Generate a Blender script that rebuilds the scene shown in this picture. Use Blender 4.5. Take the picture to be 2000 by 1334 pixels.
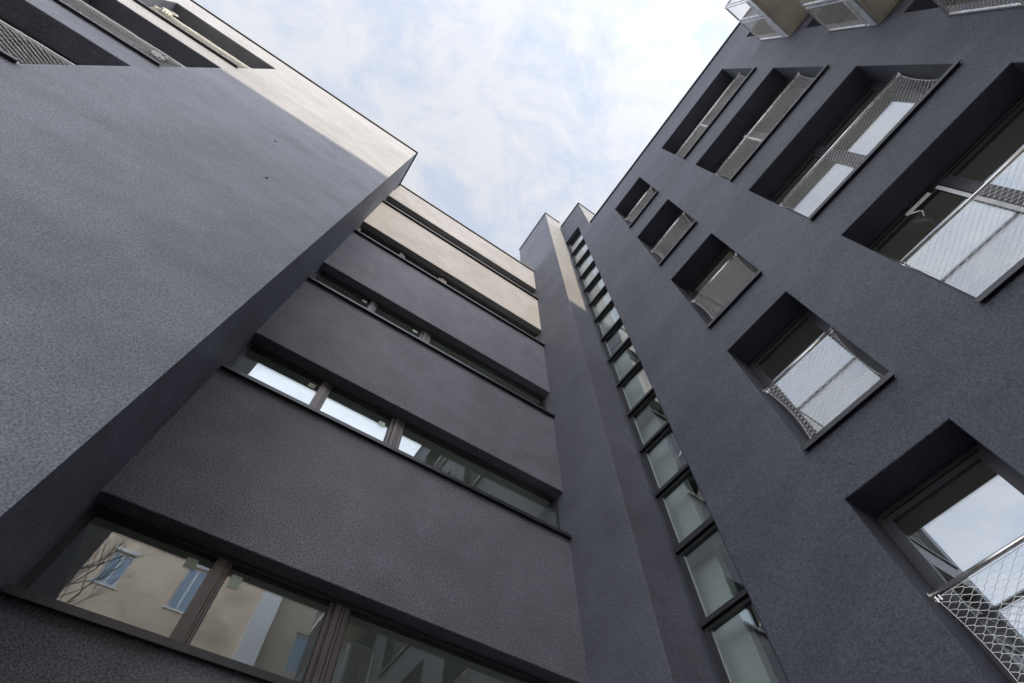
import bpy, math, random
from mathutils import Matrix, Vector
random.seed(7)
for o in list(bpy.data.objects):
    bpy.data.objects.remove(o)
scn = bpy.context.scene
col = scn.collection

# ------------------------------------------------------------------ camera
# world axes: x along the shaded/sunlit facades, y into them, z up; the camera stands at the origin at eye height
Rw = ((0.82784495, -0.5609008, -0.00793872),
      (0.49441195, 0.73625233, -0.46204906),
      (0.26500859, 0.37857998, 0.88681884))
cam_d = bpy.data.cameras.new('camera')
cam = bpy.data.objects.new('camera', cam_d)
col.objects.link(cam)
r, u, b = Vector(Rw[0]), -Vector(Rw[1]), -Vector(Rw[2])
m = Matrix(((r.x, u.x, b.x, 0), (r.y, u.y, b.y, 0), (r.z, u.z, b.z, 1.6), (0, 0, 0, 1)))
cam.matrix_world = m
cam_d.sensor_width = 36.0
cam_d.lens = 1004.07 / 2000 * 36
cam_d.clip_start = 0.05
cam_d.clip_end = 5000
scn.camera = cam

# ------------------------------------------------------------------ sky, sun, exposure
SUN = Vector((0.008, -1.0, 0.60)).normalized()           # towards the sun
el = math.asin(SUN.z)
w = bpy.data.worlds.new('World')
scn.world = w
w.use_nodes = True
nt = w.node_tree
nt.nodes.clear()
N = nt.nodes.new
L = nt.links.new
out = N('ShaderNodeOutputWorld')
bg = N('ShaderNodeBackground')
bg.inputs['Strength'].default_value = 0.15
sky = N('ShaderNodeTexSky')
sky.sky_type = 'NISHITA'
sky.sun_disc = False
sky.sun_elevation = el
sky.sun_rotation = math.atan2(SUN.x, SUN.y)
sky.air_density = 1.0
sky.dust_density = 0.5
sky.ozone_density = 1.6
tc = N('ShaderNodeTexCoord')
sep = N('ShaderNodeSeparateXYZ')
L(tc.outputs['Generated'], sep.inputs[0])
zz = N('ShaderNodeMath'); zz.operation = 'MAXIMUM'; zz.inputs[1].default_value = 0.0
L(sep.outputs['Z'], zz.inputs[0])
za = N('ShaderNodeMath'); za.operation = 'ADD'; za.inputs[1].default_value = 0.25
L(zz.outputs[0], za.inputs[0])
dx = N('ShaderNodeMath'); dx.operation = 'DIVIDE'
dy = N('ShaderNodeMath'); dy.operation = 'DIVIDE'
L(sep.outputs['X'], dx.inputs[0]); L(za.outputs[0], dx.inputs[1])
L(sep.outputs['Y'], dy.inputs[0]); L(za.outputs[0], dy.inputs[1])
cmb = N('ShaderNodeCombineXYZ')
L(dx.outputs[0], cmb.inputs['X']); L(dy.outputs[0], cmb.inputs['Y'])
mp = N('ShaderNodeMapping')
mp.inputs['Location'].default_value = (3.1, 1.7, 0.4)
mp.inputs['Rotation'].default_value = (0, 0, math.radians(35))
mp.inputs['Scale'].default_value = (1.0, 1.2, 1.0)
L(cmb.outputs[0], mp.inputs['Vector'])
n1 = N('ShaderNodeTexNoise')
n1.inputs['Scale'].default_value = 9.0
n1.inputs['Detail'].default_value = 12.0
n1.inputs['Roughness'].default_value = 0.68
n1.inputs['Distortion'].default_value = 0.55
L(mp.outputs[0], n1.inputs['Vector'])
cr = N('ShaderNodeValToRGB')
cr.color_ramp.elements[0].position = 0.37
cr.color_ramp.elements[0].color = (0.66, 0.66, 0.66, 1)
cr.color_ramp.elements[1].position = 0.57
cr.color_ramp.elements[1].color = (1, 1, 1, 1)
L(n1.outputs['Fac'], cr.inputs[0])
# thin cloud: the same sky light, scattered white and brighter
bw = N('ShaderNodeRGBToBW')
L(sky.outputs[0], bw.inputs[0])
cl = N('ShaderNodeMix'); cl.data_type = 'RGBA'; cl.blend_type = 'MULTIPLY'
cl.inputs['Factor'].default_value = 1.0
L(bw.outputs[0], cl.inputs['A'])
cl.inputs['B'].default_value = (2.62, 2.70, 2.88, 1)
mx = N('ShaderNodeMix'); mx.data_type = 'RGBA'
L(cr.outputs[0], mx.inputs['Factor'])
ck = N('ShaderNodeMix'); ck.data_type = 'RGBA'; ck.blend_type = 'MULTIPLY'   # milky air between the clouds
ck.inputs['Factor'].default_value = 1.0
L(sky.outputs[0], ck.inputs['A'])
ck.inputs['B'].default_value = (1.65, 1.55, 1.45, 1)
L(ck.outputs['Result'], mx.inputs['A'])
L(cl.outputs['Result'], mx.inputs['B'])
L(mx.outputs['Result'], bg.inputs['Color'])
L(bg.outputs[0], out.inputs['Surface'])

sd = bpy.data.lights.new('sun', 'SUN')
sd.energy = 2.75
sd.angle = math.radians(0.55)
sd.color = (1.0, 0.865, 0.60)
sun = bpy.data.objects.new('sun', sd)
col.objects.link(sun)
sun.location = (0, -20, 40)
sun.rotation_euler = SUN.to_track_quat('Z', 'Y').to_euler()

vs = scn.view_settings
vs.view_transform = 'Standard'
vs.look = 'None'
vs.gamma = 1.0
vs.exposure = 1.0
vs.use_curve_mapping = False
scn.render.engine = 'CYCLES'
scn.cycles.max_bounces = 7
scn.cycles.transparent_max_bounces = 16
scn.cycles.glossy_bounces = 6

# ------------------------------------------------------------------ materials
def new_mat(name):
    mt = bpy.data.materials.new(name)
    mt.use_nodes = True
    mt.node_tree.nodes.clear()
    return mt, mt.node_tree.nodes.new, mt.node_tree.links.new

def stucco(name, base, grain=50.0, mott=0.15, bump=0.5, ior=1.72, streak=(0.55, 0.55, 2.4), seed=0.0, rough=0.60):
    mt, N, L = new_mat(name)
    o = N('ShaderNodeOutputMaterial')
    p = N('ShaderNodeBsdfPrincipled')
    p.inputs['Roughness'].default_value = rough
    p.inputs['Specular IOR Level'].default_value = 0.5
    p.inputs['IOR'].default_value = ior
    tc = N('ShaderNodeTexCoord')
    mp = N('ShaderNodeMapping')
    mp.inputs['Scale'].default_value = streak
    mp.inputs['Location'].default_value = (seed, seed * .7, seed * .3)
    L(tc.outputs['Object'], mp.inputs['Vector'])
    a = N('ShaderNodeTexNoise')                       # trowel passes
    a.inputs['Scale'].default_value = 0.75
    a.inputs['Detail'].default_value = 7
    a.inputs['Roughness'].default_value = 0.62
    a.inputs['Distortion'].default_value = 0.5
    L(mp.outputs[0], a.inputs['Vector'])
    g = N('ShaderNodeTexNoise')                       # scratch-render grain; its tone also paints shade into the pits
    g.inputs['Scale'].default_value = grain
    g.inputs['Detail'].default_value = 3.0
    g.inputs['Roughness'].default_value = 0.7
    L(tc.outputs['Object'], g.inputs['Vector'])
    v = N('ShaderNodeTexVoronoi')
    v.inputs['Scale'].default_value = grain * 2.2
    L(tc.outputs['Object'], v.inputs['Vector'])
    r1 = N('ShaderNodeMapRange')
    r1.inputs['From Min'].default_value = 0.30
    r1.inputs['From Max'].default_value = 0.70
    r1.inputs['To Min'].default_value = 1.0 - mott
    r1.inputs['To Max'].default_value = 1.0 + mott
    L(a.outputs['Fac'], r1.inputs['Value'])
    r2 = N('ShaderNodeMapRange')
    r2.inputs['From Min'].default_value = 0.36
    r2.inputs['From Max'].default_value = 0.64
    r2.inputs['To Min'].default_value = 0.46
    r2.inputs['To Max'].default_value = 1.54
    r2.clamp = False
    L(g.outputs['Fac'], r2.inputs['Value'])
    pn = N('ShaderNodeTexNoise')                      # patchy suction in the coat
    pn.inputs['Scale'].default_value = 3.2
    pn.inputs['Detail'].default_value = 5.0
    pn.inputs['Roughness'].default_value = 0.6
    L(mp.outputs[0], pn.inputs['Vector'])
    r3 = N('ShaderNodeMapRange')
    r3.inputs['From Min'].default_value = 0.32
    r3.inputs['From Max'].default_value = 0.68
    r3.inputs['To Min'].default_value = 0.86
    r3.inputs['To Max'].default_value = 1.14
    L(pn.outputs['Fac'], r3.inputs['Value'])
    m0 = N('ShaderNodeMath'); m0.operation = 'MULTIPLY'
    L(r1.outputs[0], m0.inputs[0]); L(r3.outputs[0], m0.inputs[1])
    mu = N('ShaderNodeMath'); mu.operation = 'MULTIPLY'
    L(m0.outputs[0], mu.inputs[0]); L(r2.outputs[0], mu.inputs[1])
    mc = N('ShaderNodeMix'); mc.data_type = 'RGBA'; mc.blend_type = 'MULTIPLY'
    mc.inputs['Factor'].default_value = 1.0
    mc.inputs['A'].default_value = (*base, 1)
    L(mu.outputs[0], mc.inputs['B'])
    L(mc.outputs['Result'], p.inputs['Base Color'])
    rr = N('ShaderNodeMapRange')
    rr.inputs['From Min'].default_value = 0.30
    rr.inputs['From Max'].default_value = 0.70
    rr.inputs['To Min'].default_value = rough + 0.05
    rr.inputs['To Max'].default_value = rough - 0.04
    L(a.outputs['Fac'], rr.inputs['Value'])
    L(rr.outputs[0], p.inputs['Roughness'])
    ad = N('ShaderNodeMath'); ad.operation = 'MULTIPLY_ADD'
    L(v.outputs['Distance'], ad.inputs[0]); ad.inputs[1].default_value = 1.3
    L(g.outputs['Fac'], ad.inputs[2])
    bm = N('ShaderNodeBump')
    bm.inputs['Strength'].default_value = bump
    bm.inputs['Distance'].default_value = 0.011
    L(ad.outputs[0], bm.inputs['Height'])
    b2 = N('ShaderNodeBump')
    b2.inputs['Strength'].default_value = 0.25
    b2.inputs['Distance'].default_value = 0.03
    L(a.outputs['Fac'], b2.inputs['Height'])
    L(bm.outputs[0], b2.inputs['Normal'])
    L(b2.outputs[0], p.inputs['Normal'])
    L(p.outputs[0], o.inputs['Surface'])
    return mt

def plain(name, base, rough=0.5, metal=0.0, spec=0.5, var=0.10, scale=9.0, bump=0.0):
    mt, N, L = new_mat(name)
    o = N('ShaderNodeOutputMaterial')
    p = N('ShaderNodeBsdfPrincipled')
    p.inputs['Metallic'].default_value = metal
    p.inputs['Specular IOR Level'].default_value = spec
    tc = N('ShaderNodeTexCoord')
    a = N('ShaderNodeTexNoise')
    a.inputs['Scale'].default_value = scale
    a.inputs['Detail'].default_value = 5
    L(tc.outputs['Object'], a.inputs['Vector'])
    r1 = N('ShaderNodeMapRange')
    r1.inputs['From Min'].default_value = 0.3
    r1.inputs['From Max'].default_value = 0.7
    r1.inputs['To Min'].default_value = 1 - var
    r1.inputs['To Max'].default_value = 1 + var
    L(a.outputs['Fac'], r1.inputs['Value'])
    mc = N('ShaderNodeMix'); mc.data_type = 'RGBA'; mc.blend_type = 'MULTIPLY'
    mc.inputs['Factor'].default_value = 1.0
    mc.inputs['A'].default_value = (*base, 1)
    L(r1.outputs[0], mc.inputs['B'])
    L(mc.outputs['Result'], p.inputs['Base Color'])
    r2 = N('ShaderNodeMapRange')
    r2.inputs['To Min'].default_value = max(0.02, rough - 0.08)
    r2.inputs['To Max'].default_value = min(1.0, rough + 0.08)
    L(a.outputs['Fac'], r2.inputs['Value'])
    L(r2.outputs[0], p.inputs['Roughness'])
    if bump:
        bm = N('ShaderNodeBump')
        bm.inputs['Strength'].default_value = bump
        bm.inputs['Distance'].default_value = 0.01
        L(a.outputs['Fac'], bm.inputs['Height'])
        L(bm.outputs[0], p.inputs['Normal'])
    L(p.outputs[0], o.inputs['Surface'])
    return mt

def glass(name, f0, tint, wav=0.0):
    # coated double glazing: Schlick reflectance over a tinted clear pane
    mt, N, L = new_mat(name)
    o = N('ShaderNodeOutputMaterial')
    ge = N('ShaderNodeNewGeometry')
    dt = N('ShaderNodeVectorMath'); dt.operation = 'DOT_PRODUCT'
    L(ge.outputs['Normal'], dt.inputs[0]); L(ge.outputs['Incoming'], dt.inputs[1])
    ab = N('ShaderNodeMath'); ab.operation = 'ABSOLUTE'
    L(dt.outputs['Value'], ab.inputs[0])
    om = N('ShaderNodeMath'); om.operation = 'SUBTRACT'; om.inputs[0].default_value = 1.0
    L(ab.outputs[0], om.inputs[1])
    pw = N('ShaderNodeMath'); pw.operation = 'POWER'; pw.inputs[1].default_value = 5.0
    L(om.outputs[0], pw.inputs[0])
    ma = N('ShaderNodeMath'); ma.operation = 'MULTIPLY_ADD'
    ma.inputs[1].default_value = 1 - f0; ma.inputs[2].default_value = f0
    L(pw.outputs[0], ma.inputs[0])
    tr = N('ShaderNodeBsdfTransparent'); tr.inputs['Color'].default_value = (*tint, 1)
    gl = N('ShaderNodeBsdfGlossy'); gl.inputs['Roughness'].default_value = 0.0
    gl.inputs['Color'].default_value = (0.90, 0.94, 1.0, 1)
    if wav:
        tc = N('ShaderNodeTexCoord')
        n = N('ShaderNodeTexNoise'); n.inputs['Scale'].default_value = 1.6; n.inputs['Detail'].default_value = 1
        L(tc.outputs['Object'], n.inputs['Vector'])
        bm = N('ShaderNodeBump'); bm.inputs['Strength'].default_value = wav; bm.inputs['Distance'].default_value = 0.01
        L(n.outputs['Fac'], bm.inputs['Height'])
        L(bm.outputs[0], gl.inputs['Normal'])
    mx = N('ShaderNodeMixShader')
    L(ma.outputs[0], mx.inputs[0]); L(tr.outputs[0], mx.inputs[1]); L(gl.outputs[0], mx.inputs[2])
    L(mx.outputs[0], o.inputs['Surface'])
    return mt

M = {}
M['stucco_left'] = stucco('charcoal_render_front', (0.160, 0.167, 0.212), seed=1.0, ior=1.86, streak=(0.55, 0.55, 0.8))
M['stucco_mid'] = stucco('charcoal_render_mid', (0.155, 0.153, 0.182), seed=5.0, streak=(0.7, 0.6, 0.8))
M['stucco_right'] = stucco('charcoal_render_shaded', (0.055, 0.059, 0.084), seed=9.0, streak=(0.55, 0.6, 1.2))  # same charcoal render, base darkened to carry the shade on this side
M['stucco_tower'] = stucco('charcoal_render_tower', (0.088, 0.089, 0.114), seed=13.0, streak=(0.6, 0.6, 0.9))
M['soffit_board'] = plain('soffit_paint', (0.030, 0.030, 0.033), 0.75)
M['cap'] = plain('parapet_metal', (0.045, 0.043, 0.042), 0.55, 0.0)
M['sill'] = plain('sill_metal', (0.070, 0.070, 0.076), 0.38, 0.6)
M['frame'] = plain('anthracite_frame', (0.040, 0.040, 0.044), 0.38, 0.0)
M['frame_brown'] = plain('bronze_frame', (0.130, 0.112, 0.112), 0.38, 0.3)
M['seal'] = plain('spacer_seal', (0.45, 0.47, 0.46), 0.4, 0.6)
M['steel'] = plain('stainless_steel', (0.72, 0.69, 0.67), 0.28, 0.85)
M['wire'] = plain('steel_wire', (0.90, 0.88, 0.86), 0.45, 0.0)
M['galv'] = plain('galvanised_steel', (0.66, 0.68, 0.71), 0.42, 0.45, var=0.18)
M['galv_dark'] = plain('galvanised_channel', (0.33, 0.36, 0.39), 0.5, 0.4, var=0.2)
M['slab'] = plain('slab_render', (0.68, 0.61, 0.51), 0.9, 0.0, 0.2, var=0.14, scale=3.0, bump=0.2)
M['room'] = plain('room_plaster', (0.86, 0.84, 0.78), 0.9, var=0.05, scale=1.0)
M['stair'] = plain('stair_plaster', (0.80, 0.82, 0.80), 0.85, var=0.10, scale=0.8)
M['film'] = plain('white_protective_film', (0.62, 0.62, 0.62), 0.45, var=0.08)
M['plastic'] = plain('torn_plastic', (0.42, 0.41, 0.40), 0.4)
M['sticker'] = plain('pale_green_label', (0.62, 0.74, 0.62), 0.6)
M['plug'] = plain('anchor_plug', (0.03, 0.03, 0.03), 0.8)
M['corner_light'] = plain('edge_highlight', (0.20, 0.19, 0.20), 0.8, var=0.3, scale=20)  # lighter tone paints the bright rim highlight along the tower corner
M['beige'] = plain('beige_render', (0.76, 0.61, 0.47), 0.9, 0.0, 0.2, var=0.20, scale=1.1, bump=0.1)
M['tan'] = plain('tan_render', (0.50, 0.44, 0.36), 0.9, 0.0, 0.2, var=0.12, scale=0.6)
M['bark'] = plain('bark', (0.10, 0.085, 0.07), 0.9, var=0.3)
M['white_paint'] = plain('white_paint', (0.80, 0.80, 0.80), 0.7, var=0.05)
M['sky_blue'] = plain('pane_sky_blue', (0.30, 0.40, 0.52), 0.6)  # flat blue stands in for sky mirrored in the window panes
M['paving'] = plain('dark_asphalt_paving', (0.055, 0.054, 0.053), 0.85, var=0.2, scale=2.0, bump=0.2)
M['roof'] = plain('roof_gravel', (0.22, 0.21, 0.20), 0.95, var=0.25, scale=6.0)
M['glass'] = glass('window_glass', 0.33, (0.95, 0.96, 0.93), 0.02)
M['glass_ribbon'] = glass('ribbon_glass', 0.22, (0.93, 0.97, 0.94), 0.04)
M['glass_clear'] = glass('stair_glass', 0.27, (0.93, 0.965, 0.945), 0.02)
M['glass_blue'] = glass('old_window_glass', 0.30, (0.35, 0.45, 0.60), 0.0)

# ------------------------------------------------------------------ mesh helpers
class MB:
    def __init__(s):
        s.v = []; s.f = []
    def quad(s, a, b, c, d):
        i = len(s.v); s.v += [a, b, c, d]; s.f.append((i, i + 1, i + 2, i + 3))
    def box(s, p, q):
        x0, x1 = sorted((p[0], q[0])); y0, y1 = sorted((p[1], q[1])); z0, z1 = sorted((p[2], q[2]))
        i = len(s.v)
        s.v += [(x0, y0, z0), (x1, y0, z0), (x1, y1, z0), (x0, y1, z0), (x0, y0, z1), (x1, y0, z1), (x1, y1, z1), (x0, y1, z1)]
        s.f += [tuple(i + k for k in t) for t in ((0, 3, 2, 1), (4, 5, 6, 7), (0, 1, 5, 4), (1, 2, 6, 5), (2, 3, 7, 6), (3, 0, 4, 7))]
        return s
    def bar(s, p, q, w, h, up=(0, 0, 1)):
        p = Vector(p); q = Vector(q); d = (q - p).normalized(); upv = Vector(up)
        if abs(d.dot(upv)) > 0.95: upv = Vector((1, 0, 0))
        a = d.cross(upv).normalized() * (w / 2); c = d.cross(a).normalized() * (h / 2)
        i = len(s.v)
        for e in (p, q):
            s.v += [tuple(e + a + c), tuple(e - a + c), tuple(e - a - c), tuple(e + a - c)]
        s.f += [(i, i + 1, i + 2, i + 3), (i + 7, i + 6, i + 5, i + 4)] + [(i + k, i + 4 + k, i + 4 + (k + 1) % 4, i + (k + 1) % 4) for k in range(4)]
        return s
    def tube(s, pts, r, n=6, cap=True):
        pts = [Vector(p) for p in pts]
        rings = []
        for k, p in enumerate(pts):
            d = (pts[min(k + 1, len(pts) - 1)] - pts[max(k - 1, 0)])
            d = d.normalized() if d.length > 1e-9 else Vector((0, 0, 1))
            ref = Vector((0, 0, 1)) if abs(d.z) < 0.9 else Vector((1, 0, 0))
            if n == 3: ref = Vector((0.31, 0.87, 0.2))
            a = d.cross(ref).normalized(); c = d.cross(a)
            i = len(s.v); rings.append(i)
            for j in range(n):
                t = 2 * math.pi * j / n
                s.v.append(tuple(p + a * (r * math.cos(t)) + c * (r * math.sin(t))))
        for k in range(len(rings) - 1):
            a, c = rings[k], rings[k + 1]
            for j in range(n):
                s.f.append((a + j, a + (j + 1) % n, c + (j + 1) % n, c + j))
        if cap:
            s.f.append(tuple(rings[0] + j for j in range(n))[::-1])
            s.f.append(tuple(rings[-1] + j for j in range(n)))
        return s
    def mesh(s, name):
        me = bpy.data.meshes.new(name); me.from_pydata(s.v, [], s.f); me.update()
        return me

WL = {}
def link(name, data, parent=None, loc=(0, 0, 0), mat=None):
    if data is not None and mat is not None and len(data.materials) == 0:
        data.materials.append(M[mat])
    o = bpy.data.objects.new(name, data)
    col.objects.link(o)
    pl = WL[parent.name] if parent else Vector((0, 0, 0))
    o.parent = parent
    o.location = Vector(loc) - pl
    WL[o.name] = Vector(loc)
    return o
def put(name, mb, mat, parent=None, loc=(0, 0, 0), smooth=False):
    me = mb.mesh(name)
    if smooth:
        for p in me.polygons: p.use_smooth = True
    return link(name, me, parent, loc, mat)
def thing(name, label, cat, loc=(0, 0, 0), group=None):
    o = link(name, None, None, loc)
    o.empty_display_size = 0.5
    o['label'] = label; o['category'] = cat
    if group: o['group'] = group
    return o
def tag(o, label, cat, group=None):
    o['label'] = label; o['category'] = cat
    if group: o['group'] = group
def copy_part(o, parent, loc):
    """copy a part (sharing its mesh) together with its sub-parts to a new spot"""
    c = o.copy(); col.objects.link(c); c.parent = parent
    c.location = Vector(loc) - WL[parent.name]; WL[c.name] = Vector(loc)
    for ch in o.children:
        d = ch.copy(); col.objects.link(d); d.parent = c; WL[d.name] = WL[ch.name] - WL[o.name] + Vector(loc)
    return c

def maps(kind):
    if kind == 'x-':  return lambda u, v, d: (d, -u, v)     # wall facing -x, u runs towards -y, depth towards +x
    if kind == 'y-':  return lambda u, v, d: (u, d, v)      # wall facing -y, u runs towards +x, depth towards +y
    if kind == 'y+':  return lambda u, v, d: (u, -d, v)     # wall facing +y
    if kind == 'x+':  return lambda u, v, d: (-d, u, v)     # wall facing +x

def wall(mb, kind, off, u0, u1, v0, v1, holes=(), depth=0.45, ch=0.008):
    """flat wall with real openings: chamfered arrises and reveals running back to the frames"""
    f = maps(kind)
    g = lambda u, v, d: tuple(Vector(f(u, v, d)) + Vector(off))
    us = sorted({u0, u1, *[h[0] - ch for h in holes], *[h[1] + ch for h in holes]})
    vv = sorted({v0, v1, *[h[2] - ch for h in holes], *[h[3] + ch for h in holes]})
    us = [x for x in us if u0 - 1e-6 <= x <= u1 + 1e-6]; vv = [x for x in vv if v0 - 1e-6 <= x <= v1 + 1e-6]
    for i in range(len(us) - 1):
        for j in range(len(vv) - 1):
            cu, cv = (us[i] + us[i + 1]) / 2, (vv[j] + vv[j + 1]) / 2
            if any(h[0] - ch < cu < h[1] + ch and h[2] - ch < cv < h[3] + ch for h in holes): continue
            mb.quad(g(us[i], vv[j], 0), g(us[i + 1], vv[j], 0), g(us[i + 1], vv[j + 1], 0), g(us[i], vv[j + 1], 0))
    for h in holes:
        a, b_, c, d_ = h[:4]; dp = h[4] if len(h) > 4 else depth
        o4 = [(a - ch, c - ch), (b_ + ch, c - ch), (b_ + ch, d_ + ch), (a - ch, d_ + ch)]
        i4 = [(a, c), (b_, c), (b_, d_), (a, d_)]
        for k in range(4):
            p, q = k, (k + 1) % 4
            mb.quad(g(*o4[p], 0), g(*o4[q], 0), g(*i4[q], ch), g(*i4[p], ch))
            mb.quad(g(*i4[p], ch), g(*i4[q], ch), g(*i4[q], dp), g(*i4[p], dp))

def room(parent, kind, off, a, b_, v0, v1, hole, dep, mat='room', loc0=None):
    """the room behind an opening: floor, ceiling, side and back walls, inner face of the outer wall"""
    mb = MB(); f = maps(kind)
    wall(mb, kind, (0, 0, 0), a, b_, v0, v1, [hole + (0.0,)], ch=0.0)
    g = lambda u, v, d: f(u, v, d)
    mb.quad(g(a, v0, 0), g(b_, v0, 0), g(b_, v0, dep), g(a, v0, dep))
    mb.quad(g(a, v1, 0), g(b_, v1, 0), g(b_, v1, dep), g(a, v1, dep))
    mb.quad(g(a, v0, 0), g(a, v1, 0), g(a, v1, dep), g(a, v0, dep))
    mb.quad(g(b_, v0, 0), g(b_, v1, 0), g(b_, v1, dep), g(b_, v0, dep))
    mb.quad(g(a, v0, dep), g(b_, v0, dep), g(b_, v1, dep), g(a, v1, dep))
    return put('room', mb, mat, parent, off)

def frame_bars(mb, f, u0, u1, v0, v1, w_, d0, d1):
    mb.box(f(u0, v0, d0), f(u0 + w_, v1, d1)); mb.box(f(u1 - w_, v0, d0), f(u1, v1, d1))
    mb.box(f(u0 + w_, v1 - w_, d0), f(u1 - w_, v1, d1)); mb.box(f(u0 + w_, v0, d0), f(u1 - w_, v0 + w_, d1))

def french_window(parent, loc, kind, W, H, fd, mull=None, film=False, fm='frame', sillm='sill', swing=0):
    """window = outer frame mesh; sub-parts: sash per leaf, pane per leaf, spacer, sill (and the white film left on the sash)"""
    f = maps(kind); e = 0.003
    mb = MB(); frame_bars(mb, f, e, W - e, e, H - e, 0.055, fd, fd + 0.09)
    cells = [(0.058, W - 0.058)]
    if mull:
        mb.box(f(mull - 0.045, 0.06, fd + 0.002), f(mull + 0.045, H - 0.06, fd + 0.088))
        cells = [(0.058, mull - 0.048), (mull + 0.048, W - 0.058)]
    wnd = put('window', mb, fm, parent, loc)
    for a, b_ in cells:
        s = MB(); frame_bars(s, f, a, b_, 0.061, H - 0.061, 0.06, fd + 0.018, fd + 0.075)
        p = MB(); p.box(f(a + 0.058, 0.119, fd + 0.045), f(b_ - 0.058, H - 0.119, fd + 0.060))
        hg = Vector(f(a, 0, fd + 0.075)) if swing else Vector((0, 0, 0))          # a leaf left standing open turns on its hinge
        for q in (s, p): q.v = [tuple(Vector(v) - hg) for v in q.v]
        for nm, q, mt in (('sash', s, fm), ('pane', p, 'glass')):
            o = put(nm, q, mt, wnd, Vector(loc) + hg)
            o.rotation_euler.z = math.radians(swing)
    s = MB()
    s.box(f(0.004, -0.028, -0.050), f(W - 0.004, -0.004 + 0.004, fd - 0.002))
    s.box(f(-0.018, -0.055, -0.062), f(W + 0.018, 0.010, -0.048))
    put('sill', s, sillm, wnd, loc)
    if film:
        s = MB(); a = cells[0][1]
        s.box(f(a - 0.062, 0.10, fd + 0.012), f(a - 0.012, H - 0.07, fd + 0.017))
        put('protective_film', s, 'film', wnd, loc)
    return wnd

def net_mesh(f, W, h, cell=0.058, row=0.036, r=0.0023, bow=0.07, slack=0.03, seed=0):
    rnd = random.Random(seed)
    mb = MB(); nw = int(round(W / cell)); c = W / nw; nr = int(round(h / row)); rh = h / nr
    ph = rnd.random() * 6
    def P(u, v):
        s = v / h
        k = 1 - 2 * bow / W * 4 * s * (1 - s) * 1.0
        uu = W / 2 + (u - W / 2) * k
        dd = slack * math.sin(math.pi * s) * (0.75 + 0.25 * math.sin(uu * 2.1 + ph)) + 0.006 * math.sin(uu * 7 + s * 5 + ph)
        vv = v - 0.012 * math.sin(math.pi * (u / W)) * s * 0.0
        return f(uu, vv, dd)
    for i in range(nw):
        pts = []
        for j in range(nr + 1):
            sgn = 1 if (i + j) % 2 == 0 else -1
            uc = c * (i + 0.5) + sgn * (c / 2 - 0.0015)
            v = j * rh
            if j > 0: pts.append(P(uc, v - rh * 0.16))
            if j < nr: pts.append(P(uc, v + rh * 0.16))
        mb.tube(pts, r, 3, False)
    for ue in (0.0, W):
        mb.tube([P(ue, h * k / 14) for k in range(15)], 0.0032, 4)
    mb.tube([P(W * k / 10, 0.004) for k in range(11)], 0.0032, 4)
    mb.tube([P(W * k / 10, h - 0.004) for k in range(11)], 0.0032, 4)
    return mb

def guard(parent, loc, kind, W, hr, d=0.20, rr=0.021, seed=0, meshes=None, wrap=False):
    """window guard = round handrail; sub-parts: net, two clamps"""
    f = maps(kind)
    fd = lambda u, v, dd: f(u + 0.03, v + 0.03, dd + d)
    mb = MB(); mb.tube([f(0.005, hr, d), f(W - 0.005, hr, d)], rr, 12)
    for uu in (0.006, W - 0.006):
        mb.tube([f(uu - 0.004, hr, d), f(uu + 0.004, hr, d)], rr * 1.7, 12)
    g = put('window_guard', mb, 'steel', parent, loc, True)
    put('safety_net', net_mesh(fd, W - 0.06, hr - 0.03 - rr - 0.012, seed=seed, r=0.0036 if wrap else 0.0025), 'wire', g, loc)
    if wrap:                                                  # site film still wound round the rail
        fm = MB(); n = 26; rn = random.Random(seed)
        pts = [f(0.03 + (W - 0.06) * i / n, hr + rn.uniform(-.004, .006), d + rn.uniform(-.004, .004)) for i in range(n + 1)]
        fm.tube(pts, rr + 0.009, 9); put('rail_film', fm, 'film', g, loc, True)
    for uu, s in ((0.045, 1), (W - 0.045, -1)):
        c = MB()
        c.tube([f(uu - 0.012 * s, hr - rr - 0.002, d - 0.004), f(uu - 0.012 * s, hr - rr - 0.055, d - 0.004)], 0.011, 8)
        c.tube([f(uu + 0.022 * s, hr - rr - 0.006, d - 0.012), f(uu + 0.022 * s, hr - rr - 0.050, d - 0.008)], 0.009, 8)
        c.box(f(uu - 0.03, hr - rr - 0.040, d - 0.012), f(uu + 0.03, hr - rr - 0.026, d + 0.006))
        put('clamp', c, 'steel', g, loc)
    return g

# ------------------------------------------------------------------ the setting
gm = MB()
gm.quad((-400, -400, 0), (400, -400, 0), (400, 400, 0), (-400, 400, 0))
ground = put('courtyard_ground', gm, 'paving')
ground['kind'] = 'structure'

yB, yL, xT, xS, xL = 4.66, 3.458, 4.259, 4.949, -1.137

# ------------------------------------------------------------------ left wing
LW = thing('apartment_wing', 'left wing with broad blank render wall, sunlit along its parapet', 'building', (-7, yL, 0))
lz = [(9.20, 11.49), (12.25, 14.56), (15.34, 17.57)]
la, lb, HL = -8.02, -5.31, 2.27
lz = [(9.20, 11.47), (12.27, 14.54), (15.31, 17.58)]
mb = MB()
wall(mb, 'y-', (0, yL, 0), -8.5, xL, 0, 18.84, [(la, lb, a, a + HL) for a, b_ in lz], 0.46)
mb.quad((xL, yL, 0), (xL, 12, 0), (xL, 12, 18.84), (xL, yL, 18.84))
mb.quad((-8.5, yL, 0), (-8.5, 12, 0), (-8.5, 12, 18.84), (-8.5, yL, 18.84))
put('wall', mb, 'stucco_left', LW)
mb = MB(); mb.quad((-8.5, yL + .3, 18.5), (xL - .3, yL + .3, 18.5), (xL - .3, 12, 18.5), (-8.5, 12, 18.5)); put('roof', mb, 'roof', LW)
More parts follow.
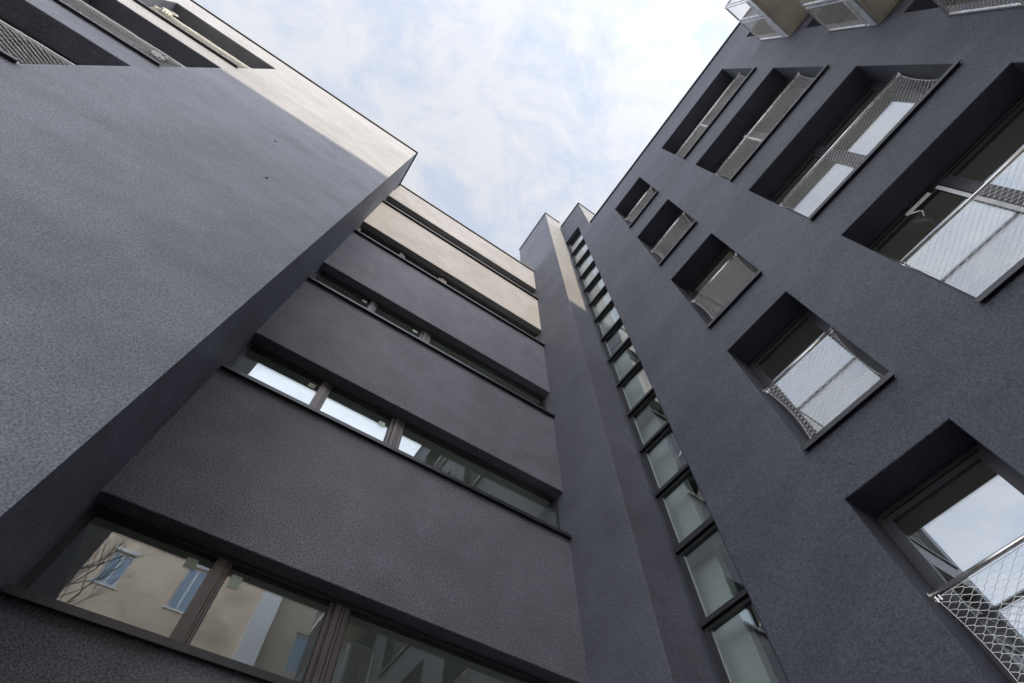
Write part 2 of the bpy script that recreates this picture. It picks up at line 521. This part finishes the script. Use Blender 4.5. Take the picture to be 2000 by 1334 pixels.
mb = MB(); mb.box((-8.5, yL - 0.035, 18.842), (xL + 0.035, yL + .32, 18.875)); mb.box((xL - .32, yL + .32, 18.842), (xL + 0.035, 12, 18.875))
mb.box((-8.5, yL - 0.038, 18.79), (xL + 0.038, yL - 0.030, 18.845)); mb.box((xL + 0.030, yL - 0.030, 18.79), (xL + 0.038, 12, 18.845))
put('parapet_cap', mb, 'cap', LW)
for wi, ua in enumerate((la,)):
    W_ = 2.71 if wi == 0 else 2.7
    for k, (a, b_) in enumerate(lz):
        french_window(LW, (ua, yL, a), 'y-', W_, HL, 0.46, mull=1.25, film=(k == 2))
        guard(LW, (ua, yL, a), 'y-', W_, 1.43, seed=20 + k + wi * 5, wrap=True)
        room(LW, 'y-', (ua, yL + 0.56, a), -0.4, W_ + 0.4, -0.3, HL + 0.18, (0.0, W_, 0.0, HL), 4.0)
for (x, z) in ((-3.05, 12.15), (-2.42, 10.30)):
    mb = MB(); mb.tube([(x, yL + .01, z), (x, yL - .010, z)], 0.014, 8); mb.tube([(x, yL - .010, z), (x + .03, yL - .016, z - .005)], 0.009, 6)
    put('anchor_plug', mb, 'plug', LW)

# ------------------------------------------------------------------ middle wing with ribbon windows
BW = thing('ribbon_window_wing', 'middle wing with five dark ribbon windows between plain render bands', 'building', (1.5, yB, 0))
rib = [(4.025, 5.00), (7.125, 8.10), (10.22, 11.14), (13.33, 14.24), (16.41, 17.26)]
top = 18.97
edges = [0.0] + [z for ab in rib for z in ab] + [top]
xa, xb = xL - 0.012, xT + 0.012            # tucked behind the neighbouring walls
FD = 0.18
for k in range(0, len(edges), 2):
    z0, z1 = edges[k], edges[k + 1]
    mb = MB()
    c = 0.008
    lo = c if k else 0
    hi = c if k < len(edges) - 2 else 0
    mb.quad((xa, yB, z0 + lo), (xb, yB, z0 + lo), (xb, yB, z1 - hi), (xa, yB, z1 - hi))
    if k:
        mb.quad((xa, yB, z0 + c), (xb, yB, z0 + c), (xb, yB + c, z0), (xa, yB + c, z0))
        mb.quad((xa, yB + c, z0), (xb, yB + c, z0), (xb, yB + 0.30, z0), (xa, yB + 0.30, z0))
    if hi:
        mb.quad((xa, yB, z1 - c), (xb, yB, z1 - c), (xb, yB + c, z1), (xa, yB + c, z1))
        mb.quad((xa, yB + c, z1), (xb, yB + c, z1), (xb, yB + 0.30, z1), (xa, yB + 0.30, z1))
    else:
        mb.quad((xa, yB, z1), (xb, yB, z1), (xb, yB + 0.3, z1), (xa, yB + 0.3, z1))
    put('wall_band', mb, 'stucco_mid', BW)
mb = MB(); mb.quad((xa, yB + .3, top - .3), (xb, yB + .3, top - .3), (xb, 12, top - .3), (xa, 12, top - .3)); put('roof', mb, 'roof', BW)
mb = MB(); mb.box((xa, yB - 0.035, top + .002), (xb, yB + .32, top + .032)); mb.box((xa, yB - 0.038, top - .045), (xb, yB - 0.030, top + .004))
put('parapet_cap', mb, 'cap', BW)
f = maps('y-')
m1, m2 = (0.0, 0.145), (1.145, 1.37)
for k, (z0, z1) in enumerate(rib):
    H = z1 - z0; y0 = yB + FD
    mb = MB()
    a, b_ = xL + 0.002, xT - 0.004
    mb.box((a, y0, z1 - 0.050), (b_, y0 + .09, z1 - 0.001)); mb.box((a, y0, z0 + .002), (b_, y0 + .09, z0 + .055))
    mb.box((a, y0, z0 + .056), (a + .05, y0 + .09, z1 - .051)); mb.box((b_ - .045, y0, z0 + .056), (b_, y0 + .09, z1 - .051))
    wnd = put('ribbon_window', mb, 'frame', BW)
    mu = MB()
    mu.box((m1[0], y0 - .004, z0 + .056), (m1[1] - .052, y0 + .088, z1 - .051))
    mu.box((m1[1] - .046, y0 + .006, z0 + .056), (m1[1] - .028, y0 + .088, z1 - .051)); mu.box((m1[1] - .022, y0 + .010, z0 + .056), (m1[1], y0 + .088, z1 - .051))
    put('mullion', mu, 'frame_brown', wnd)
    mu = MB(); x = m2[0]
    for wd, dy in ((.040, .010), (.012, .020), (.062, -.004), (.034, .002), (.058, .008)):
        mu.box((x, y0 + dy, z0 + .056), (x + wd - .006, y0 + .088, z1 - .051)); x += wd + .0035
    mu.box((m2[0], y0 + .03, z0 + .056), (m2[1], y0 + .086, z1 - .051))
    put('mullion', mu, 'frame_brown', wnd)
    for (pa, pb) in ((a + .05, m1[0]), (m1[1], m2[0]), (m2[1], b_ - .045)):
        p = MB(); p.box((pa + .001, y0 + .050, z0 + .056), (pb - .001, y0 + .066, z1 - .051)); put('pane', p, 'glass_ribbon', wnd)
        s = MB()
        s.box((pa + .002, y0 + .040, z0 + .057), (pa + .010, y0 + .049, z1 - .052)); s.box((pb - .010, y0 + .040, z0 + .057), (pb - .002, y0 + .049, z1 - .052))
        s.box((pa + .011, y0 + .040, z1 - .062), (pb - .011, y0 + .049, z1 - .053))
        put('glazing_seal', s, 'frame', wnd)
    s = MB()
    s.box((a, yB - .050, z0 + .0005), (b_ + .002, y0 - .002, z0 + .018)); s.box((a, yB - .062, z0 - .042), (b_ + .002, yB - .049, z0 + .020))
    put('sill', s, 'sill', wnd)
    st = {0: ((-.23, -.13, z1 - .21, z1 - .12), (.19, .29, z1 - .24, z1 - .12)), 1: ((-.16, -.06, z1 - .25, z1 - .16), (.98, 1.08, z1 - .31, z1 - .215)), 2: ((-.16, -.06, z1 - .20, z1 - .12), (.98, 1.08, z1 - .24, z1 - .16))}.get(k, ())
    for (sa, sb, sc, sd_) in st:
        s = MB(); s.box((sa, y0 + .046, sc), (sb, y0 + .049, sd_)); put('sticker', s, 'sticker', wnd)
    room(BW, 'y-', (0, yB + 0.30, 0), xa, xb, z0 - .35, z1 + .05, (xa + .001, xb - .001, z0, z1), 2.2)

# ------------------------------------------------------------------ stair tower
TW = thing('stair_tower', 'stair tower in the inner corner with one tall strip of stacked panes', 'building', (5.2, 3.46, 0))
tz, sz, yTb, yS0 = 23.40, 22.48, 5.39, 2.245
mb = MB()
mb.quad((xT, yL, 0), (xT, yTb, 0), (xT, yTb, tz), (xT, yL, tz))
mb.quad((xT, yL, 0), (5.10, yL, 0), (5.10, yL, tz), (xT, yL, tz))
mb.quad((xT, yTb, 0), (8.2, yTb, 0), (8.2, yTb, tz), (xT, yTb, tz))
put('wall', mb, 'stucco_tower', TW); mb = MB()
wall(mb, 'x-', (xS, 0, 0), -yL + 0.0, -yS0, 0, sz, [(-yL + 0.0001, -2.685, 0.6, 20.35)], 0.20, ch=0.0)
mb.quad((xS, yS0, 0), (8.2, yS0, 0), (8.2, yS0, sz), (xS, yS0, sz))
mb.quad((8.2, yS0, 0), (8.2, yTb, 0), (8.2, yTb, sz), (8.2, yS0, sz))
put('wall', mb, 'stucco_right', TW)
mb = MB()
mb.quad((xS + .2, yS0 + .2, sz - .25), (8.2, yS0 + .2, sz - .25), (8.2, yL, sz - .25), (xS + .2, yL, sz - .25))
mb.quad((xT + .2, yL, tz - .25), (8.2, yL, tz - .25), (8.2, yTb, tz - .25), (xT + .2, yTb, tz - .25))
put('roof', mb, 'roof', TW)
mb = MB()
mb.box((xT - .035, yL - .035, tz + .002), (xS + .05, yL + .25, tz + .035)); mb.box((xT - .035, yL + .25, tz + .002), (xT + .25, yTb, tz + .035))
mb.box((xS - .035, yS0 - .035, sz + .002), (xS + .25, yL - .04, sz + .035)); mb.box((xS + .25, yS0 - .035, sz + .002), (8.2, yS0 + .25, sz + .035))
put('parapet_cap', mb, 'cap', TW)
mb = MB(); mb.box((xS + .06, yL + .02, tz - 1.2), (xS + .5, yL + .6, tz + .12)); put('roof_upstand', mb, 'stucco_tower', TW)
mb = MB(); mb.bar((xT + .001, yL + .001, 0.1), (xT + .001, yL + .001, tz - .05), 0.006, 0.006); put('edge_highlight', mb, 'corner_light', TW)
tz_ = [0.62, 1.22, 2.25, 3.28, 4.30, 5.32, 6.35, 7.39, 8.42, 9.44, 10.47, 11.49, 12.49, 13.56, 14.57, 15.61, 16.67, 17.82, 19.02, 20.349]
ya, yb = yL - 0.004, 2.690
xg = xS + 0.105
for k in range(len(tz_) - 1):
    z0, z1 = tz_[k], tz_[k + 1]
    thick = abs(((z0 - 6.35) / 3.09) - round((z0 - 6.35) / 3.09)) < 0.08
    tb = 0.13 if thick else 0.055
    mb = MB()
    mb.box((xg, ya, z0 + .002), (xg + .07, ya - .045, z1 - .002)); mb.box((xg, yb, z0 + .002), (xg + .07, yb + .045, z1 - .002))
    mb.box((xg, ya - .046, z1 - .05), (xg + .07, yb + .046, z1 - .002)); mb.box((xg, ya - .046, z0 + .002), (xg + .07, yb + .046, z0 + tb))
    mb.box((xg + .012, ya - .046, z0 + tb + .002), (xg + .06, ya - .072, z1 - .052)); mb.box((xg + .012, yb + .046, z0 + tb + .002), (xg + .06, yb + .072, z1 - .052))
    wnd = put('stair_window', mb, 'frame', TW)
    p = MB(); p.box((xg + .035, ya - .071, z0 + tb - .004), (xg + .050, yb + .071, z1 - .046)); put('pane', p, 'glass_clear', wnd)
    s = MB(); s.box((xg + .022, ya - .073, z0 + tb + .004), (xg + .034, ya - .080, z1 - .054)); put('glazing_seal', s, 'seal', wnd)
    s = MB(); s.box((xg - .045, ya - .001, z0 + .030), (xg - .001, yb + .001, z0 + .050)); s.box((xg - .052, ya - .001, z0 - .006), (xg - .044, yb + .001, z0 + .052)); put('sill', s, 'sill', wnd)
# the stairwell behind the panes: a white core wall close to the glass on the left, the deep well with its flights on the right
x0, x1, y0, y1, yc, zt_ = xS + 0.21, 7.3, 2.52, 5.1, 3.13, 20.6
mb = MB(); mb.box((xS + .46, yc, 0.5), (xS + .60, 3.60, zt_)); put('core_wall', mb, 'stair', TW)
mb = MB()
mb.quad((x0, 3.601, 0.5), (xS + .60, 3.601, 0.5), (xS + .60, 3.601, zt_), (x0, 3.601, zt_))
mb.quad((x0, 3.601, 0.5), (x0, yL, 0.5), (x0, yL, zt_), (x0, 3.601, zt_)); mb.quad((x0, 2.685, 0.5), (x0, y0, 0.5), (x0, y0, zt_), (x0, 2.685, zt_))
mb.quad((x1, y0, 0.5), (x1, y1, 0.5), (x1, y1, zt_), (x1, y0, zt_)); mb.quad((x0, y0, 0.5), (x1, y0, 0.5), (x1, y0, zt_), (x0, y0, zt_))
mb.quad((xS + .60, y1, 0.5), (x1, y1, 0.5), (x1, y1, zt_), (xS + .60, y1, zt_)); mb.quad((x0, y0, zt_), (x1, y0, zt_), (x1, y1, zt_), (x0, y1, zt_))
put('stairwell', mb, 'stair', TW)
for k in range(7):
    z = 0.14 + 3.09 * k
    mb = MB(); mb.box((x0 + .01, y0 + .004, z + .04), (xS + .455, 3.598, z + .22)); put('floor_edge', mb, 'stair', TW)
    mb = MB(); mb.box((xS + .61, 4.2, z + .02), (x1 - .004, y1 - .004, z + .22)); put('landing', mb, 'stair', TW)
    fl = MB(); fl.bar((6.05, 4.25, z + .15), (6.05, 2.56, z + 1.62), 0.80, 0.18); put('stair_flight', fl, 'slab', TW)
    fl = MB(); fl.bar((6.88, 2.56, z + 1.62), (6.88, 4.25, z + 3.15), 0.80, 0.18); put('stair_flight', fl, 'slab', TW)
    hr = MB(); hr.tube([(5.63, 4.25, z + 1.10), (5.63, 2.56, z + 2.60)], 0.022, 8)
    for t in range(12):
        yy = 4.25 - 1.69 * t / 11; zz_ = z + .15 + 1.48 * t / 11
        hr.tube([(5.63, yy, zz_ + .02), (5.63, yy, zz_ + .95)], 0.008, 6)
    put('stair_handrail', hr, 'steel', TW)

# ------------------------------------------------------------------ right wing
RW = thing('apartment_wing', 'dark right wing with netted window openings and corner balconies', 'building', (xS, -6, 0))
zt = 19.34
sills = [3.06, 6.22, 9.385, 12.55, 15.72]
HR = [2.385, 2.365, 2.30, 2.28, 2.26]
wide, nar = (0.95, 3.50), (-1.255, -0.06)
holes = []
for k in range(5):
    holes += [(nar[0], nar[1], sills[k], sills[k] + HR[k]), (wide[0], wide[1], sills[k], sills[k] + HR[k])]
bz = [5.70, 8.88, 12.05, 15.23]                           # underside of the balcony slabs
for k in range(4):
    holes.append((4.44, 7.0, bz[k] + .36, bz[k] + 2.78))
holes.append((4.44, 7.0, bz[0] + .36 - 3.17, bz[0] + 2.78 - 3.17))
mb = MB()
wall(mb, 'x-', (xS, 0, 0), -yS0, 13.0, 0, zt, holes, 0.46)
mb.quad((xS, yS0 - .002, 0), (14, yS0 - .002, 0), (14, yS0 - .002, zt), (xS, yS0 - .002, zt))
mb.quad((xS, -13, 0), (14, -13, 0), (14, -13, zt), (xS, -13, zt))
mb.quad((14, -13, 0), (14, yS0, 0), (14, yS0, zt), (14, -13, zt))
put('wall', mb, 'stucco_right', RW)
mb = MB(); mb.quad((xS + .3, -13, zt - .3), (14, -13, zt - .3), (14, yS0, zt - .3), (xS + .3, yS0, zt - .3)); put('roof', mb, 'roof', RW)
mb = MB(); mb.box((xS - .035, -13, zt + .002), (xS + .3, yS0 - .04, zt + .034)); mb.box((xS - .038, -13, zt - .05), (xS - .030, yS0 - .04, zt + .004)); put('parapet_cap', mb, 'cap', RW)
for k in range(5):
    s, H = sills[k], HR[k]
    for (a, b_), mull in ((nar, None), (wide, 1.21)):
        W_ = b_ - a
        loc = (xS, -a, s)
        wnd = french_window(RW, loc, 'x-', W_, H, 0.46, mull=mull, film=(mull is not None and k in (1, 3, 4)), swing=(84 if mull is None and k == 2 else 0))
        guard(RW, loc, 'x-', W_, 1.37, seed=k * 2 + (1 if mull else 0))
        room(RW, 'x-', (xS + 0.56, -a, s), -0.35, W_ + 0.35, -0.10, H + 0.06, (0.0, W_, 0.0, H), 2.4)
        if mull and k == 1:
            f = maps('x-')
            t = MB(); t.box(f(0.66, H - .125, 0.452), f(1.02, H - .055, 0.457))
            put('loose_tape', t, 'film', wnd, loc)
            t = MB()
            pts = [(0.66, H - .13, .43), (.70, H - .17, .42), (.74, H - .24, .41), (.765, H - .29, .40), (.755, H - .335, .40), (.72, H - .38, .405), (.725, H - .42, .40)]
            for i in range(6):
                wv = (.012, .022, .018, .007, .006, .004, .002)
                (u0, v0, d0), (u1, v1, d1) = pts[i], pts[i + 1]
                t.quad(f(u0 - wv[i], v0, d0), f(u1 - wv[i + 1], v1, d1), f(u1 + wv[i + 1], v1, d1 + .004), f(u0 + wv[i], v0, d0 + .004))
            o = put('loose_tape', t, 'film', wnd, loc)
            o.modifiers.new('thickness', 'SOLIDIFY').thickness = 0.002
# balcony doors (in the openings behind the balconies)
for k in range(5):
    z = (bz[0] - 3.17 if k == 4 else bz[k]) + .36
    loc = (xS, -4.44, z)
    french_window(RW, loc, 'x-', 2.56, 2.42, 0.46, mull=1.28)
    room(RW, 'x-', (xS + 0.56, -4.44, z), -.35, 2.9, -.25, 2.6, (0.0, 2.56, 0.0, 2.42), 3.5)

def balcony(z):
    xo, y0, y1 = 3.70, -4.285, -7.25
    mb = MB(); mb.box((xo, y0, z), (xS - .003, y1, z + .22))
    mb.box((xo + .05, y0 - .05, z - .015), (xS - .06, y1 + .05, z + .001))
    bal = put('balcony', mb, 'slab', RW)
    c = MB(); c.box((xo - .035, y0 + .034, z + .02), (xS - .02, y0 + .003, z + .20)); c.box((xo - .035, y0 + .002, z + .02), (xo - .003, y1, z + .20)); put('edge_channel', c, 'galv', bal)
    zb, zt_ = z + .31, z + 1.56
    def panel(p, q, nrm):
        p = Vector(p); q = Vector(q)
        fr = MB(); d = (q - p).normalized()
        P = lambda s, h: p.lerp(q, s) + Vector((0, 0, h))
        hgt = zt_ - zb
        fr.bar(P(0, 0), P(1, 0), .030, .036)
        tr_ = MB(); tr_.bar(P(0, hgt), P(1, hgt), .032, .036); put('top_rail', tr_, 'galv_dark', bal)
        for s in (0, 1):
            e = p.lerp(q, s) + d * (.022 if s == 0 else -.022)
            fr.bar(e + Vector((0, 0, -.30)), e + Vector((0, 0, hgt - .02)), .032, .028, up=tuple(d))
        put('railing_panel', fr, 'galv', bal)
        Wd = (q - p).length
        fn = lambda u, v, dd: tuple(p + d * (u + .03) + Vector((0, 0, v + .02)) + Vector(nrm) * dd)
        put('railing_net', net_mesh(fn, Wd - .06, hgt - .04, cell=.05, row=.032, r=.0022, bow=0.0, slack=0.0, seed=3), 'wire', bal)
    ys = y0 + .019
    panel((xS - .01, ys, zb), (4.235, ys, zb), (0, 1, 0))
    panel((4.185, ys, zb), (xo - .02, ys, zb), (0, 1, 0))
    n = 2
    for i in range(n):
        a = ys - .02 + (y1 - ys + .02) * i / n; b_ = ys - .02 + (y1 - ys + .02) * (i + 1) / n
        panel((xo - .02, a - .01, zb), (xo - .02, b_ + .01, zb), (1, 0, 0))
    br = MB(); br.bar((4.21, ys - .03, zb + .1), (4.21, ys - .03, zb + 1.2), .03, .03); put('post', br, 'galv', bal)
    return bal
for z in bz: balcony(z)

# ------------------------------------------------------------------ plastic scraps caught on the left wing's nets
def scrap(loc, size, seed, label):
    rnd = random.Random(seed); mb = MB(); n = 9
    g = {}
    for i in range(n):
        for j in range(n):
            u, v = i / (n - 1) - .5, j / (n - 1) - .5
            k = 1 - 0.35 * rnd.random()
            g[i, j] = (u * size[0] * k, -0.03 + 0.05 * rnd.random(), v * size[1] * k + 0.06 * rnd.random())
    for i in range(n - 1):
        for j in range(n - 1):
            if rnd.random() < 0.14: continue
            mb.quad(g[i, j], g[i + 1, j], g[i + 1, j + 1], g[i, j + 1])
    o = put('plastic_scrap', mb, 'plastic', None, loc, True)
    o.modifiers.new('thickness', 'SOLIDIFY').thickness = 0.003
    tag(o, label, 'plastic scrap', 'plastic scraps on the nets')
scrap((-5.95, yL + .17, 12.27 + 1.05), (.38, .42), 3, 'torn white plastic sheet snagged on the middle net of the left wing')
scrap((-7.75, yL + .15, 15.31 + 1.45), (.36, .55), 5, 'white plastic sheet draped over the topmost net of the left wing')

# ------------------------------------------------------------------ the houses across the courtyard (they shade the lower walls and show in the panes)
OY = -15.0
OB = thing('beige_building', 'beige house with blue windows mirrored in the lowest ribbon window', 'building', (-6, OY, 0))
HO = 14.42 + (yL - OY) * 0.60 / 1.0
ox = []
for zc in (2.0, 5.6, 9.2, 12.4, 15.9, 19.4, 22.3):
    for xc in (-12.4, -9.6, -6.6, -3.4, -0.4):
        hh = 1.5 if xc != -0.4 else 2.0
        ox.append((xc - .42, xc + .42, zc, zc + hh))
mb = MB()
wall(mb, 'y+', (0, OY, 0), -16, 2.6, 0, HO, ox, 0.18)
mb.quad((-16, OY, 0), (-16, OY - 9, 0), (-16, OY - 9, HO), (-16, OY, HO)); mb.quad((2.6, OY, 0), (2.6, OY - 9, 0), (2.6, OY - 9, HO), (2.6, OY, HO))
mb.quad((-16, OY - 9, 0), (2.6, OY - 9, 0), (2.6, OY - 9, HO), (-16, OY - 9, HO))
put('wall', mb, 'beige', OB)
mb = MB(); mb.quad((-16, OY, HO - .01), (2.6, OY, HO - .01), (2.6, OY - 9, HO - .01), (-16, OY - 9, HO - .01)); put('roof', mb, 'roof', OB)
mb = MB(); mb.box((-16, OY + .02, HO - .32), (2.6, OY + .25, HO - .1)); put('cornice', mb, 'white_paint', OB)
for zc in (14.6,):
    mb = MB(); mb.box((-16, OY + .005, zc), (-2.2, OY + .10, zc + .12)); put('string_course', mb, 'white_paint', OB)
for (a, b_, c, d_) in ox:
    mb = MB(); frame_bars(mb, lambda u, v, d: (u, OY - d, v), a + .003, b_ - .003, c + .003, d_ - .003, .07, .10, .17)
    mb.box(((a + b_) / 2 - .04, OY - .165, c + .07), ((a + b_) / 2 + .04, OY - .105, d_ - .07))
    o = put('window', mb, 'white_paint', OB)
    p = MB(); p.box((a + .07, OY - .15, c + .07), (b_ - .07, OY - .14, d_ - .07)); put('sky_pane', p, 'sky_blue', o)
    p = MB(); p.box((a - .12, OY + .004, c - .12), (b_ + .12, OY + .06, c - .02)); put('sill', p, 'white_paint', o)
    p = MB(); p.box((a - .12, OY + .004, d_ + .03), (b_ + .12, OY + .05, d_ + .17)); put('lintel', p, 'white_paint', o)
mb = MB(); mb.box((-.62, OY - 1.5, HO - .02), (.52, OY - .7, HO + .75)); mb.box((-.68, OY - 1.56, HO + .75), (.58, OY - .64, HO + .86)); put('chimney', mb, 'beige', OB)
OC = thing('tan_building', 'tan house beyond the beige one, mirrored in the lowest ribbon window', 'building', (8, OY, 0))
mb = MB()
oh = [(x - .5, x + .5, z, z + 1.7) for x in (5.4, 8.2, 11) for z in (1.8, 5.2, 8.6, 12, 15.4, 18.8)]
wall(mb, 'y+', (0, OY - .6, 0), 3.5, 14, 0, HO - .02, oh, .2)
mb.quad((3.5, OY - .6, 0), (3.5, OY - 9, 0), (3.5, OY - 9, HO - .02), (3.5, OY - .6, HO - .02))
mb.quad((3.5, OY - .6, HO - .03), (14, OY - .6, HO - .03), (14, OY - 9, HO - .03), (3.5, OY - 9, HO - .03))
put('wall', mb, 'tan', OC)
mb = MB(); mb.box((2.602, OY - 9.0, 0), (3.498, OY + .25, HO - .05)); put('gap_block', mb, 'white_paint', OC)  # added white block: keeps sun out of the gap, white imitates a bright streak
for (a, b_, c, d_) in oh:
    mb = MB(); frame_bars(mb, lambda u, v, d: (u, OY - .6 - d, v), a + .003, b_ - .003, c + .003, d_ - .003, .07, .10, .17)
    o = put('window', mb, 'white_paint', OC)
    p = MB(); p.box((a + .07, OY - .76, c + .07), (b_ - .07, OY - .74, d_ - .07)); put('pane', p, 'sky_blue', o)

# ------------------------------------------------------------------ a bare tree in front of the beige house
TR = thing('bare_tree', 'bare leafless tree in front of the beige house, mirrored in the lowest ribbon window', 'tree', (-4.6, -12.2, 0))
rnd = random.Random(11)
tk = MB(); br = MB()
def limb(mb, p, d, ln, r, lev):
    pts = [p]; dd = d.copy(); q = p.copy()
    for i in range(4):
        dd = (dd + Vector((rnd.uniform(-.16, .16), rnd.uniform(-.16, .16), rnd.uniform(-.02, .14)))).normalized()
        q = q + dd * (ln / 4); pts.append(q.copy())
    for i in range(4):
        mb.tube([pts[i], pts[i + 1]], r * (1 - .14 * i), 6 if lev < 2 else 4, False)
    if lev >= 4: return
    for i in range(4 if lev else 6):
        k = rnd.choice((2, 3, 4))
        a = rnd.uniform(0, 6.28); sp = rnd.uniform(.5, .95)
        nd = (dd + Vector((math.cos(a) * sp, math.sin(a) * sp, rnd.uniform(-.1, .35)))).normalized()
        limb(br, pts[k], nd, ln * rnd.uniform(.45, .68), r * (.5 if lev else .42), lev + 1)
limb(tk, Vector((-4.6, -12.2, 0)), Vector((0, 0, 1)), 9.5, .16, 0)
put('trunk', tk, 'bark', TR); put('branches', br, 'bark', TR)
